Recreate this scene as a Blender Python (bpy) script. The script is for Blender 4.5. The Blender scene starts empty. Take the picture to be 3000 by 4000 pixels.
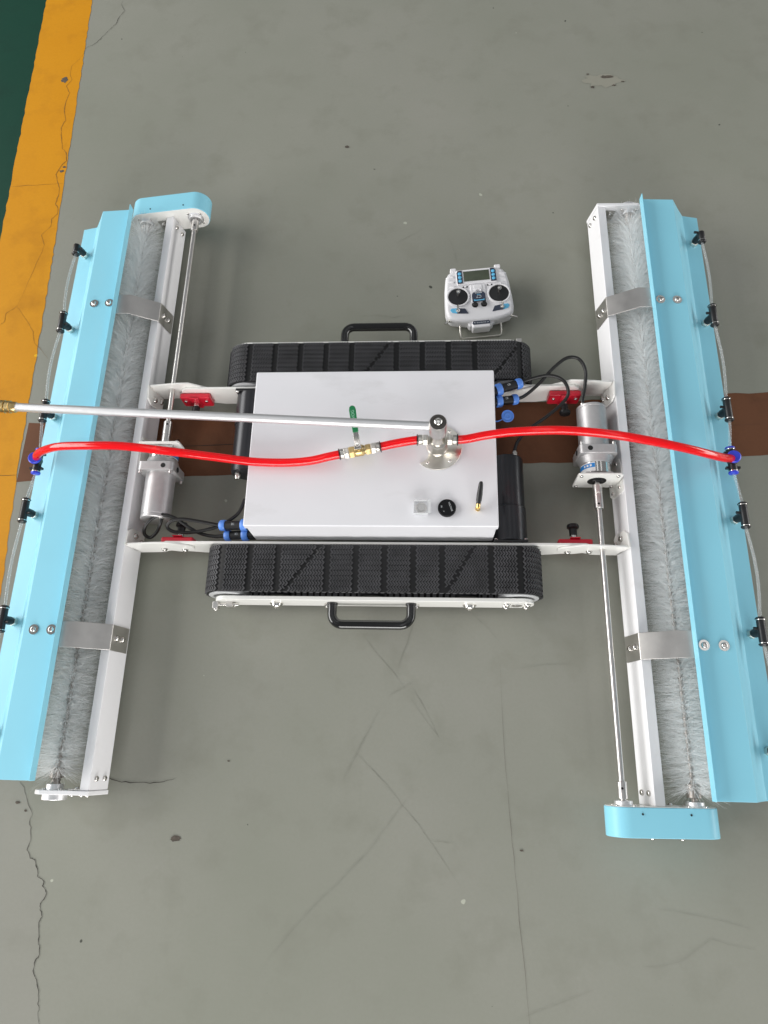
import bpy, math, random
import numpy as np
from mathutils import Vector, Matrix
random.seed(7)
PI = math.pi
S = bpy.context.scene
C = S.collection

# ------------------------------------------------------------------ camera
cd = bpy.data.cameras.new('camera')
cam = bpy.data.objects.new('camera', cd); C.objects.link(cam)
cam.location = (0.11265, -0.60439, 1.5)
cam.rotation_euler = (0.33205, 0.055366, 0.02213)
cd.sensor_fit = 'HORIZONTAL'; cd.sensor_width = 36.0
cd.lens = 36.0 * 2721.34 / 3000.0
cd.clip_start = 0.05; cd.clip_end = 100
S.camera = cam

# ------------------------------------------------------------------ world / lamps (workshop hall, daylight from a side window and an open door)
w = bpy.data.worlds.new('World'); S.world = w; w.use_nodes = True
bg = w.node_tree.nodes['Background']; bg.inputs[0].default_value = (0.93, 0.96, 1.0, 1); bg.inputs[1].default_value = 0.21
def area(name, loc, target, sx, sy, power, col=(1, 1, 1)):
    l = bpy.data.lights.new(name, 'AREA'); l.shape = 'RECTANGLE'; l.size = sx; l.size_y = sy; l.energy = power; l.color = col
    o = bpy.data.objects.new(name, l); C.objects.link(o); o.location = loc
    d = Vector(target) - Vector(loc); o.rotation_euler = d.to_track_quat('-Z', 'Y').to_euler()
    return o
area('side_window_light', (-7.2, 0.2, 3.0), (0, 0, 0.05), 9.5, 4.0, 830, (1.0, 0.99, 0.97))
area('open_door_light', (0.4, -6.0, 1.7), (0, 0, 0.1), 5.0, 2.6, 330, (1.0, 0.98, 0.96))
area('far_side_window_light', (8.2, 0.5, 1.35), (0, 0, 0.1), 9.0, 2.0, 370, (1.0, 0.98, 0.95))
for i, x in enumerate((-2.6, 0.4, 3.4)):
    area('roof_skylight', (x, 0.8, 5.6), (x, 0.8, 0), 0.7, 7.0, 15, (0.97, 0.99, 1.0))
S.view_settings.view_transform = 'Standard'; S.view_settings.look = 'None'
S.view_settings.exposure = 0.06; S.view_settings.gamma = 1.0
S.render.engine = 'CYCLES'
S.cycles.max_bounces = 16; S.cycles.diffuse_bounces = 14; S.cycles.transmission_bounces = 8; S.cycles.transparent_max_bounces = 40
S.cycles.use_denoising = True

# ------------------------------------------------------------------ materials
def new_mat(name):
    m = bpy.data.materials.new(name); m.use_nodes = True
    return m, m.node_tree.nodes, m.node_tree.links, m.node_tree.nodes['Principled BSDF']
def mat(name, col, rough=0.4, metal=0.0, coat=0.0, noise=0.0, nscale=30.0, bump=0.0, bscale=200.0, trans=0.0, alpha=1.0, spec=0.5, rvar=0.0):
    m, N, L, b = new_mat(name)
    b.inputs['Base Color'].default_value = (*col, 1); b.inputs['Roughness'].default_value = rough
    b.inputs['Metallic'].default_value = metal; b.inputs['Coat Weight'].default_value = coat; b.inputs['Coat Roughness'].default_value = 0.12
    b.inputs['Transmission Weight'].default_value = trans; b.inputs['Alpha'].default_value = alpha
    b.inputs['Specular IOR Level'].default_value = spec
    tc = N.new('ShaderNodeTexCoord')
    if noise or rvar:
        n = N.new('ShaderNodeTexNoise'); n.inputs['Scale'].default_value = nscale; n.inputs['Detail'].default_value = 6
        L.new(tc.outputs['Object'], n.inputs['Vector'])
        if noise:
            r = N.new('ShaderNodeValToRGB'); r.color_ramp.elements[0].position = .3; r.color_ramp.elements[1].position = .7
            r.color_ramp.elements[0].color = (*[c * (1 - noise) for c in col], 1); r.color_ramp.elements[1].color = (*[min(1, c * (1 + noise)) for c in col], 1)
            L.new(n.outputs['Fac'], r.inputs[0]); L.new(r.outputs[0], b.inputs['Base Color'])
        if rvar:
            mr = N.new('ShaderNodeMapRange'); mr.inputs['To Min'].default_value = rough - rvar; mr.inputs['To Max'].default_value = rough + rvar
            L.new(n.outputs['Fac'], mr.inputs['Value']); L.new(mr.outputs[0], b.inputs['Roughness'])
    if bump:
        n2 = N.new('ShaderNodeTexNoise'); n2.inputs['Scale'].default_value = bscale; n2.inputs['Detail'].default_value = 3
        L.new(tc.outputs['Object'], n2.inputs['Vector'])
        bp = N.new('ShaderNodeBump'); bp.inputs['Strength'].default_value = bump; bp.inputs['Distance'].default_value = 0.001
        L.new(n2.outputs['Fac'], bp.inputs['Height']); L.new(bp.outputs[0], b.inputs['Normal'])
    return m
def floor_mat(name, c1, c2, dark, rough, speck=True, big=1.3):
    m, N, L, b = new_mat(name)
    tc = N.new('ShaderNodeTexCoord')
    def noise(scale, detail=5, rgh=.55):
        n = N.new('ShaderNodeTexNoise'); n.inputs['Scale'].default_value = scale; n.inputs['Detail'].default_value = detail; n.inputs['Roughness'].default_value = rgh
        L.new(tc.outputs['Object'], n.inputs['Vector']); return n
    def mix(fac, a, bb):
        mx = N.new('ShaderNodeMix'); mx.data_type = 'RGBA'
        if hasattr(fac, 'links'): L.new(fac, mx.inputs[0])
        else: mx.inputs[0].default_value = fac
        for k, v in ((6, a), (7, bb)):
            if hasattr(v, 'links'): L.new(v, mx.inputs[k])
            else: mx.inputs[k].default_value = (*v, 1)
        return mx.outputs[2]
    def ramp(src, p0, p1):
        r = N.new('ShaderNodeValToRGB'); r.color_ramp.elements[0].position = p0; r.color_ramp.elements[1].position = p1
        L.new(src, r.inputs[0]); return r.outputs[0]
    big_n = noise(big, 7, .6); mid = noise(9, 6, .6); fine = noise(150, 3)
    col = mix(ramp(big_n.outputs['Fac'], .35, .68), c1, c2)
    col = mix(ramp(mid.outputs['Fac'], .52, .82), col, dark)
    mf = N.new('ShaderNodeMath'); mf.operation = 'MULTIPLY'; mf.inputs[1].default_value = .22
    L.new(ramp(fine.outputs['Fac'], .3, .8), mf.inputs[0])
    col = mix(mf.outputs[0], col, dark)
    bh = fine.outputs['Fac']
    if speck:   # paint chips, grit and pin holes
        v = N.new('ShaderNodeTexVoronoi'); v.inputs['Scale'].default_value = 15; v.inputs['Randomness'].default_value = 1
        wn = noise(30, 2)
        va = N.new('ShaderNodeVectorMath'); va.operation = 'MULTIPLY_ADD'; va.inputs[1].default_value = (.02, .02, .02)
        L.new(wn.outputs['Color'], va.inputs[0]); L.new(tc.outputs['Object'], va.inputs[2]); L.new(va.outputs[0], v.inputs['Vector'])
        sp = N.new('ShaderNodeSeparateColor'); L.new(v.outputs['Color'], sp.inputs[0])
        sz = N.new('ShaderNodeMath'); sz.operation = 'MULTIPLY'; sz.inputs[1].default_value = .075; 
        pw = N.new('ShaderNodeMath'); pw.operation = 'POWER'; pw.inputs[1].default_value = 3.0
        L.new(sp.outputs[0], pw.inputs[0]); L.new(pw.outputs[0], sz.inputs[0])
        lt = N.new('ShaderNodeMath'); lt.operation = 'LESS_THAN'; L.new(v.outputs['Distance'], lt.inputs[0]); L.new(sz.outputs[0], lt.inputs[1])
        pick = N.new('ShaderNodeMath'); pick.operation = 'GREATER_THAN'; pick.inputs[1].default_value = .3; L.new(sp.outputs[1], pick.inputs[0])
        spc = mix(pick.outputs[0], tuple(min(.8, c * 1.7) for c in c1), tuple(c * .3 for c in c1))
        col = mix(lt.outputs[0], col, spc)
    L.new(col, b.inputs['Base Color'])
    mr = N.new('ShaderNodeMapRange'); mr.inputs['To Min'].default_value = rough - .1; mr.inputs['To Max'].default_value = rough + .12
    L.new(mid.outputs['Fac'], mr.inputs['Value']); L.new(mr.outputs[0], b.inputs['Roughness'])
    b.inputs['Specular IOR Level'].default_value = .20
    wave = noise(14, 2)
    ad = N.new('ShaderNodeMath'); ad.operation = 'MULTIPLY_ADD'; ad.inputs[1].default_value = .12; L.new(bh, ad.inputs[0]); L.new(wave.outputs['Fac'], ad.inputs[2])
    bp = N.new('ShaderNodeBump'); bp.inputs['Strength'].default_value = .10; bp.inputs['Distance'].default_value = .004
    L.new(ad.outputs[0], bp.inputs['Height']); L.new(bp.outputs[0], b.inputs['Normal'])
    return m
M = {}
M['floor'] = floor_mat('sage_floor_paint', (.256, .264, .220), (.296, .295, .258), (.232, .235, .195), .38)
M['slab'] = floor_mat('lilac_grey_floor_paint', (.268, .269, .232), (.292, .290, .256), (.238, .238, .203), .45)
M['yellow'] = floor_mat('yellow_floor_paint', (.62, .262, .006), (.66, .29, .008), (.47, .19, .006), .55, True, 3)
M['green'] = floor_mat('green_floor_paint', (.004, .045, .027), (.005, .052, .032), (.003, .036, .022), .55)
M['brown'] = floor_mat('rust_brown_floor_paint', (.138, .057, .028), (.175, .074, .036), (.092, .039, .020), .55, True, 4)
M['crack'] = mat('crack_dirt', (.035, .030, .025), .9)
M['scratch'] = mat('scuff_mark', (.232, .235, .194), .6, noise=.15, nscale=60)
M['line'] = mat('faint_saw_cut', (.125, .105, .088), .8)
M['ycrack'] = mat('crack_in_yellow_paint', (.20, .095, .02), .9)
M['chip'] = mat('chipped_concrete', (.09, .075, .06), .9, noise=.4, nscale=120)
M['patch'] = mat('pale_glue_patch', (.29, .285, .235), .5)
M['white'] = mat('white_powder_coat', (.86, .855, .87), .30, coat=.25, bump=.05, bscale=700, noise=.012, nscale=9)
M['box'] = mat('white_enclosure_paint', (.76, .76, .79), .40, coat=.10, bump=.06, bscale=600, noise=.015, nscale=6)
def smudge(m, amount, col, scale, lo, hi, stretch=(1, 1, 1)):
    N = m.node_tree.nodes; L = m.node_tree.links; b = N['Principled BSDF']
    tc = N.new('ShaderNodeTexCoord'); mp = N.new('ShaderNodeMapping'); mp.inputs['Scale'].default_value = stretch
    n = N.new('ShaderNodeTexNoise'); n.inputs['Scale'].default_value = scale; n.inputs['Detail'].default_value = 9; n.inputs['Roughness'].default_value = .62
    L.new(tc.outputs['Object'], mp.inputs[0]); L.new(mp.outputs[0], n.inputs['Vector'])
    r = N.new('ShaderNodeMapRange'); r.inputs['From Min'].default_value = lo; r.inputs['From Max'].default_value = hi; r.inputs['To Max'].default_value = amount
    L.new(n.outputs['Fac'], r.inputs['Value'])
    mx = N.new('ShaderNodeMix'); mx.data_type = 'RGBA'; L.new(r.outputs[0], mx.inputs[0]); mx.inputs[7].default_value = (*col, 1)
    src = b.inputs['Base Color']
    if src.links: L.new(src.links[0].from_socket, mx.inputs[6])
    else: mx.inputs[6].default_value = src.default_value
    L.new(mx.outputs[2], b.inputs['Base Color'])
smudge(M['box'], .30, (.45, .44, .43), 5.0, .60, .78, (1, 2.2, 1)); smudge(M['box'], .55, (.35, .34, .33), 38.0, .72, .80, (.5, 1.6, 1)); smudge(M['white'], .25, (.5, .49, .47), 16.0, .62, .80)
M['cream'] = mat('ivory_powder_coat', (.86, .855, .82), .28, coat=.3, bump=.05, bscale=700)
M['blue'] = mat('sky_blue_powder_coat', (.262, .63, .775), .40, coat=.06, bump=.05, bscale=500, noise=.02, nscale=7, spec=.35)
smudge(M['blue'], .22, (.40, .60, .66), 4.0, .58, .80, (2.5, .6, 1))
M['steel'] = mat('brushed_stainless', (.64, .62, .60), .34, 1.0, noise=.06, nscale=90, rvar=.06)
M['satin'] = mat('satin_stainless_strap', (.62, .60, .575), .38, 1.0, noise=.06, nscale=40, rvar=.06)
M['core'] = mat('dull_brush_core', (.40, .36, .33), .45, .9)
M['chrome'] = mat('bright_screw_steel', (.72, .70, .67), .16, 1.0)
M['alu'] = mat('clear_anodised_aluminium', (.86, .86, .87), .46, 1.0, noise=.03, nscale=50)
M['cast'] = mat('cast_motor_aluminium', (.58, .57, .57), .46, .7, noise=.05, nscale=80, bump=.1, bscale=500)
M['nickel'] = mat('nickel_plating', (.76, .73, .67), .30, 1.0, noise=.05, nscale=60)
M['brass'] = mat('brass', (.66, .49, .23), .32, 1.0, noise=.08, nscale=80)
M['gold'] = mat('gold_plating', (.80, .58, .22), .22, 1.0)
M['rubber'] = mat('black_rubber', (.004, .004, .0045), .55, bump=.2, bscale=600, noise=.25, nscale=60)
M['tread'] = mat('worn_tread_rubber', (.052, .052, .056), .6, noise=.35, nscale=35, bump=.25, bscale=900)
smudge(M['tread'], .45, (.17, .165, .155), 26.0, .62, .85); smudge(M['tread'], .6, (.30, .29, .28), 190.0, .76, .82)
M['black'] = mat('black_plastic', (.012, .012, .013), .38, bump=.04, bscale=500)
M['gloss_black'] = mat('gloss_black_plastic', (.006, .006, .006), .09, coat=.6)
M['meter'] = mat('black_meter_face', (.004, .004, .005), .3, spec=.25)
M['ring'] = mat('dark_bronze_ring', (.10, .092, .085), .35, .8)
M['motor_black'] = mat('black_anodised_housing', (.030, .031, .035), .30, .35)
M['cable'] = mat('black_cable_jacket', (.010, .010, .010), .4)
M['red'] = mat('red_anodised_block', (.64, .012, .035), .35, coat=.2)
M['cblue'] = mat('blue_connector_plastic', (.095, .245, .70), .35)
M['rblue'] = mat('royal_blue_collar', (.035, .055, .60), .3)
M['label_blue'] = mat('blue_label', (.015, .22, .60), .4)
M['label_white'] = mat('white_label', (.75, .75, .75), .4)
M['green_lever'] = mat('green_vinyl_grip', (.004, .17, .055), .4)
M['lever_text'] = mat('pale_green_print', (.30, .58, .42), .5)
M['hole'] = mat('dark_recess', (.006, .006, .006), .7)
M['plastic'] = mat('white_remote_plastic', (.80, .79, .81), .36, bump=.03, bscale=600)
M['navy'] = mat('navy_label', (.035, .045, .075), .4)
M['btn'] = mat('light_blue_button', (.13, .50, .78), .4)
M['print'] = mat('pale_print', (.55, .58, .60), .5)
M['lcd'] = mat('grey_green_lcd', (.055, .068, .042), .18, noise=.15, nscale=60)
M['wheel'] = mat('grey_wheel', (.55, .56, .57), .4, .3)
M['tooth'] = mat('grey_belt_teeth', (.13, .132, .14), .5)
# transparent red polyurethane hose
m, N, L, b = new_mat('translucent_red_hose'); M['hose'] = m
b.inputs['Base Color'].default_value = (.93, .006, .012, 1); b.inputs['Roughness'].default_value = .12; b.inputs['Coat Weight'].default_value = .6
b.inputs['Subsurface Weight'].default_value = .35; b.inputs['Subsurface Radius'].default_value = (.012, .001, .001); b.inputs['Subsurface Scale'].default_value = 1.0
tr = N.new('ShaderNodeBsdfTransparent'); tr.inputs[0].default_value = (1, .03, .04, 1); mxh = N.new('ShaderNodeMixShader'); mxh.inputs[0].default_value = .30
L.new(b.outputs[0], mxh.inputs[1]); L.new(tr.outputs[0], mxh.inputs[2]); L.new(mxh.outputs[0], N['Material Output'].inputs[0])
# clear tube
m, N, L, b = new_mat('clear_tube'); M['clear'] = m
b.inputs['Base Color'].default_value = (.80, .82, .82, 1); b.inputs['Roughness'].default_value = .06; b.inputs['Alpha'].default_value = .20; b.inputs['Coat Weight'].default_value = 1.0
m, N, L, b = new_mat('clear_acrylic'); M['acrylic'] = m
b.inputs['Base Color'].default_value = (.93, .94, .95, 1); b.inputs['Roughness'].default_value = .08; b.inputs['Alpha'].default_value = .10; b.inputs['Coat Weight'].default_value = .8
M['acrylic_edge'] = mat('acrylic_edge', (.80, .82, .83), .15, alpha=.55)
# nylon bristle: diffuse + translucent
m, N, L, b = new_mat('white_nylon_bristle'); M['nylon'] = m
tr = N.new('ShaderNodeBsdfTranslucent'); tr.inputs[0].default_value = (.98, .99, .99, 1)
b.inputs['Base Color'].default_value = (.99, .99, .99, 1); b.inputs['Roughness'].default_value = .3
mx = N.new('ShaderNodeMixShader'); mx.inputs[0].default_value = .5
L.new(b.outputs[0], mx.inputs[1]); L.new(tr.outputs[0], mx.inputs[2])
tp = N.new('ShaderNodeBsdfTransparent'); tp.inputs[0].default_value = (.97, .98, .98, 1)
mx2 = N.new('ShaderNodeMixShader'); mx2.inputs[0].default_value = .20
L.new(mx.outputs[0], mx2.inputs[1]); L.new(tp.outputs[0], mx2.inputs[2]); L.new(mx2.outputs[0], N['Material Output'].inputs[0])

# ------------------------------------------------------------------ mesh helpers
def frame(d):
    d = Vector(d).normalized()
    a = Vector((0, 0, 1)) if abs(d.z) < .9 else Vector((1, 0, 0))
    x = d.cross(a).normalized(); y = d.cross(x).normalized()
    return x, y, d
class B:
    def __init__(s): s.v = []; s.f = []
    def add(s, vs, fs):
        o = len(s.v); s.v += [tuple(v) for v in vs]; s.f += [tuple(i + o for i in f) for f in fs]
    def box(s, lo, hi, T=None):
        vs = [Vector((x, y, z)) for x in (lo[0], hi[0]) for y in (lo[1], hi[1]) for z in (lo[2], hi[2])]
        if T: vs = [T @ v for v in vs]
        s.add(vs, [(0, 1, 3, 2), (4, 6, 7, 5), (0, 4, 5, 1), (2, 3, 7, 6), (0, 2, 6, 4), (1, 5, 7, 3)]); return s
    def lathe(s, p, d, prof, n=24, cap0=True, cap1=True, ang0=0.0, poly=False):
        x, y, d = frame(d); p = Vector(p); vs = []; fs = []
        for (t, r) in prof:
            for k in range(n):
                a = ang0 + 2 * PI * k / n
                vs.append(p + d * t + (x * math.cos(a) + y * math.sin(a)) * r)
        for i in range(len(prof) - 1):
            for k in range(n):
                k2 = (k + 1) % n
                fs.append((i * n + k, i * n + k2, (i + 1) * n + k2, (i + 1) * n + k))
        if cap0: fs.append(tuple(range(n - 1, -1, -1)))
        if cap1: fs.append(tuple((len(prof) - 1) * n + k for k in range(n)))
        s.add(vs, fs); return s
    def cyl(s, p0, p1, r, n=24, r1=None, bev=0.0):
        p0 = Vector(p0); p1 = Vector(p1); l = (p1 - p0).length; r1 = r if r1 is None else r1
        if bev: return s.lathe(p0, p1 - p0, [(0, r - bev), (bev * .3, r - bev * .3), (bev, r), (l - bev, r1), (l - bev * .3, r1 - bev * .3), (l, r1 - bev)], n)
        return s.lathe(p0, p1 - p0, [(0, r), (l, r1)], n)
    def hexn(s, p0, p1, r): return s.lathe(p0, Vector(p1) - Vector(p0), [(0, r * .93), ((Vector(p1) - Vector(p0)).length * .15, r), ((Vector(p1) - Vector(p0)).length * .85, r), ((Vector(p1) - Vector(p0)).length, r * .93)], 6)
    def prism(s, poly, axis, a, bb):     # poly: points in the two other axes, in order (x,y,z without axis)
        n = len(poly)
        def P(q, t):
            q = list(q); q.insert(axis, t); return tuple(q)
        vs = [P(q, a) for q in poly] + [P(q, bb) for q in poly]
        fs = [tuple(range(n)), tuple(range(2 * n - 1, n - 1, -1))] + [(i, i + n, (i + 1) % n + n, (i + 1) % n) for i in range(n)]
        s.add(vs, fs); return s
    def tube(s, path, r, n=14, cap=True):
        pts = [Vector(p) for p in path]; m = len(pts); vs = []; fs = []
        up = None
        for i, p in enumerate(pts):
            t = (pts[min(i + 1, m - 1)] - pts[max(i - 1, 0)]).normalized()
            if up is None: x, y, _ = frame(t)
            else:
                x = (up - t * up.dot(t)).normalized(); y = t.cross(x)
            up = x
            rr = r[i] if isinstance(r, (list, tuple)) else r
            vs += [p + (x * math.cos(2 * PI * k / n) + y * math.sin(2 * PI * k / n)) * rr for k in range(n)]
        for i in range(m - 1):
            for k in range(n):
                fs.append((i * n + k, i * n + (k + 1) % n, (i + 1) * n + (k + 1) % n, (i + 1) * n + k))
        if cap: fs += [tuple(range(n - 1, -1, -1)), tuple((m - 1) * n + k for k in range(n))]
        s.add(vs, fs); return s
    def build(s, name, m, parent=None, bevel=0.0, seg=2, smooth=True, angle=38):
        me = bpy.data.meshes.new(name); me.from_pydata(s.v, [], s.f); me.update()
        import bmesh
        bm = bmesh.new(); bm.from_mesh(me); bmesh.ops.recalc_face_normals(bm, faces=bm.faces); bm.to_mesh(me); bm.free()
        me.materials.append(M[m] if isinstance(m, str) else m)
        if smooth:
            me.polygons.foreach_set('use_smooth', [True] * len(me.polygons)); me.set_sharp_from_angle(angle=math.radians(angle))
        o = bpy.data.objects.new(name, me); C.objects.link(o)
        if parent: o.parent = parent
        if bevel:
            bv = o.modifiers.new('bevel', 'BEVEL'); bv.width = bevel; bv.segments = seg; bv.limit_method = 'ANGLE'; bv.angle_limit = math.radians(35); bv.harden_normals = True
        return o
def spline(pts, k=10):
    pts = [Vector(p) for p in pts]; P = [pts[0] * 2 - pts[1]] + pts + [pts[-1] * 2 - pts[-2]]; out = []
    for i in range(1, len(P) - 2):
        a, b_, c, d = P[i - 1:i + 3]
        for j in range(k):
            t = j / k
            out.append(.5 * ((2 * b_) + (c - a) * t + (2 * a - 5 * b_ + 4 * c - d) * t * t + (3 * b_ - a - 3 * c + d) * t ** 3))
    out.append(pts[-1]); return out
def text_mesh(name, body, size, m, parent, mw, depth=.0002):
    cu = bpy.data.curves.new(name, 'FONT'); cu.body = body; cu.size = size; cu.align_x = 'CENTER'; cu.align_y = 'CENTER'; cu.extrude = depth
    t = bpy.data.objects.new(name, cu); C.objects.link(t)
    dg = bpy.context.evaluated_depsgraph_get(); me = bpy.data.meshes.new_from_object(t.evaluated_get(dg))
    bpy.data.objects.remove(t); me.materials.clear(); me.materials.append(M[m])
    me.transform(mw)
    o = bpy.data.objects.new(name, me); C.objects.link(o)
    if parent: o.parent = parent
    return o
# shared button-head screws: head dome with a hex socket, optional washer
_scr = {}
def screw(parent, p, d, r=.0042, washer=0.0, name='screw', m='chrome'):
    key = (round(r, 5), washer, m)
    if key not in _scr:
        s = B()
        if washer: s.lathe((0, 0, 0), (0, 0, 1), [(0, r * washer), (r * .22, r * washer)], 20)
        z0 = r * .22 if washer else 0
        s.lathe((0, 0, z0), (0, 0, 1), [(0, r), (r * .35, r * .97), (r * .62, r * .80), (r * .74, r * .56), (r * .72, r * .46), (r * .30, r * .42)], 18, True, True)
        o = s.build(name, m, None, angle=50); _scr[key] = o.data; C.objects.unlink(o); bpy.data.objects.remove(o)
    o = bpy.data.objects.new(name, _scr[key]); C.objects.link(o); o.parent = parent
    o.location = p; o.rotation_euler = Vector(d).to_track_quat('Z', 'Y').to_euler()
    return o
def tag(o, label, cat=None, group=None, kind=None):
    o['label'] = label
    if cat: o['category'] = cat
    if group: o['group'] = group
    if kind: o['kind'] = kind
    return o
def struct(o): o['kind'] = 'structure'; return o
def part_copy(src, rot=PI, parent=None):
    c = src.copy(); C.objects.link(c); c.parent = parent or src.parent
    c.matrix_basis = Matrix.Rotation(rot, 4, 'Z') @ src.matrix_basis
    for ch in list(src.children):
        d = ch.copy(); C.objects.link(d); d.parent = c
    return c

# ------------------------------------------------------------------ the floor
def sheet(name, pts, z, m, parent=None):
    s = B(); s.add([(x, y, z) for x, y in pts], [tuple(range(len(pts)))]); return s.build(name, m, parent, smooth=False)
floor = struct(sheet('floor', [(-4, -4), (4, -4), (4, 5), (-4, 5)], 0, 'floor'))
def ragged(a, b_, n, amp):
    return [(a[0] + (b_[0] - a[0]) * t / n + random.uniform(-amp, amp), a[1] + (b_[1] - a[1]) * t / n + random.uniform(-amp, amp)) for t in range(n + 1)]
yin = ragged((-.793, -3.0 + 2.0), (-.866, .0), 60, .0018) + ragged((-.866, .01), (-.893, .644), 50, .0018) + ragged((-.8935, .65), (-.942, 1.62), 60, .0018) + [(-1.06, 5)]
yout = [(-1.22, 5)] + ragged((-1.093, 1.63), (-1.062, .913), 45, .0018) + ragged((-1.0615, .9), (-1.03, .2), 40, .0018) + ragged((-1.03, .19), (-.957, -1.0), 40, .0018)
struct(sheet('yellow_floor_line', yin + yout, .0006, 'yellow'))
struct(sheet('green_floor', [(-4, -4), (-.93, -4), (-.955, -1.0), (-1.028, .19), (-1.0605, .9), (-1.092, 1.63), (-1.218, 5), (-4, 5)], .0004, 'green'))
bt = ragged((-.862, .1395), (4, .335), 160, .0022); bb = ragged((4, .168), (-.861, -.0155), 160, .0022)
struct(sheet('brown_floor_band', bt + bb, .0003, 'brown'))
def strip(name, pts, wd, m, z=.0010, jit=.0, taper=True, sub=3):
    q = []
    for i in range(len(pts) - 1):
        for k in range(sub):
            t = k / sub; q.append((pts[i][0] * (1 - t) + pts[i + 1][0] * t + random.uniform(-jit, jit), pts[i][1] * (1 - t) + pts[i + 1][1] * t + random.uniform(-jit, jit)))
    q.append(pts[-1]); vs = []; n = len(q)
    for i, p in enumerate(q):
        a = Vector(q[min(i + 1, n - 1)]) - Vector(q[max(i - 1, 0)]); a.normalize(); nrm = Vector((-a.y, a.x))
        ww = wd * random.uniform(.35, 1.2) * (min(1, .2 + 3 * min(i, n - 1 - i) / n) if taper else 1) * .5
        vs += [(p[0] + nrm.x * ww, p[1] + nrm.y * ww, z), (p[0] - nrm.x * ww, p[1] - nrm.y * ww, z)]
    s = B(); s.add(vs, [(2 * i, 2 * i + 1, 2 * i + 3, 2 * i + 2) for i in range(n - 1)])
    o = s.build(name, m, floor, smooth=False); o['kind'] = 'structure'; return o
crk1 = [(-0.841, 1.613), (-0.844, 1.593), (-0.829, 1.562), (-0.843, 1.539), (-0.85, 1.509), (-0.861, 1.49), (-0.874, 1.471), (-0.889, 1.445), (-0.903, 1.426), (-0.928, 1.411), (-0.931, 1.386), (-0.943, 1.361), (-0.961, 1.336), (-0.96, 1.301), (-0.95, 1.282), (-0.963, 1.255), (-0.949, 1.227), (-0.954, 1.19), (-0.953, 1.157), (-0.942, 1.121), (-0.95, 1.092), (-0.942, 1.051), (-0.932, 1.013), (-0.919, 0.998), (-0.913, 0.967), (-0.924, 0.95), (-0.934, 0.92), (-0.924, 0.889), (-0.916, 0.87), (-0.914, 0.843), (-0.917, 0.816), (-0.907, 0.8), (-0.906, 0.779), (-0.919, 0.763), (-0.916, 0.737), (-0.937, 0.709), (-0.924, 0.675), (-0.927, 0.645), (-.945, .56), (-.961, .48)]
crk2 = [(-0.75, -0.62), (-0.723, -0.681), (-0.711, -0.691), (-0.701, -0.716), (-0.685, -0.74), (-0.688, -0.756), (-0.683, -0.766), (-0.679, -0.787), (-0.683, -0.807), (-0.673, -0.821), (-0.664, -0.825), (-0.656, -0.84), (-0.652, -0.853), (-0.638, -0.862), (-0.639, -0.871), (-0.63, -0.879), (-0.629, -0.888), (-0.638, -0.902), (-0.636, -0.912), (-0.63, -0.923), (-0.635, -0.933), (-0.63, -0.954), (-0.629, -0.967), (-0.625, -0.975), (-0.624, -0.988), (-0.629, -0.997), (-0.631, -1.011), (-0.627, -1.022), (-0.62, -1.032), (-0.612, -1.053), (-0.611, -1.068), (-0.607, -1.075), (-0.609, -1.082), (-0.602, -1.099), (-.6, -1.2), (-.59, -1.4)]
for pts, wd in ((crk1[:11], .0022), (crk1[10:], .0026), (crk2, .0024), ([(-.72, -.655), (-.62, -.652), (-0.539, -0.668), (-0.509, -0.675), (-0.479, -0.676), (-0.449, -0.676), (-0.42, -0.673), (-0.395, -0.665)], .0024),
                ([(-0.961, 0.48), (-0.986, 0.459), (-0.985, 0.431), (-0.996, 0.424)], .002), ([(-0.961, 0.48), (-0.928, 0.439), (-0.902, 0.402), (-0.892, 0.369), (-0.869, 0.346), (-0.846, 0.319)], .0018),
                ([(-1.06, .88), (-.988, .883), (-.91, .887)], .0018), ([(-1.05, -.004), (-.95, .0), (-.86, .003)], .003),
                ([(-.86, .062), (-.6, .072), (-.3, .083), (.1, .098), (.5, .114), (.9, .129)], .0022),
                ([(0.269, -0.424), (0.274, -0.631), (0.281, -0.743), (0.286, -0.815), (0.294, -0.943), (0.303, -1.063), (.31, -1.2)], .0011)):
    strip('floor_crack', pts, wd * .62, 'ycrack' if pts[1][0] < -.925 else ('line' if pts[0][0] > .2 else 'crack'), jit=.0012)
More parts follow.
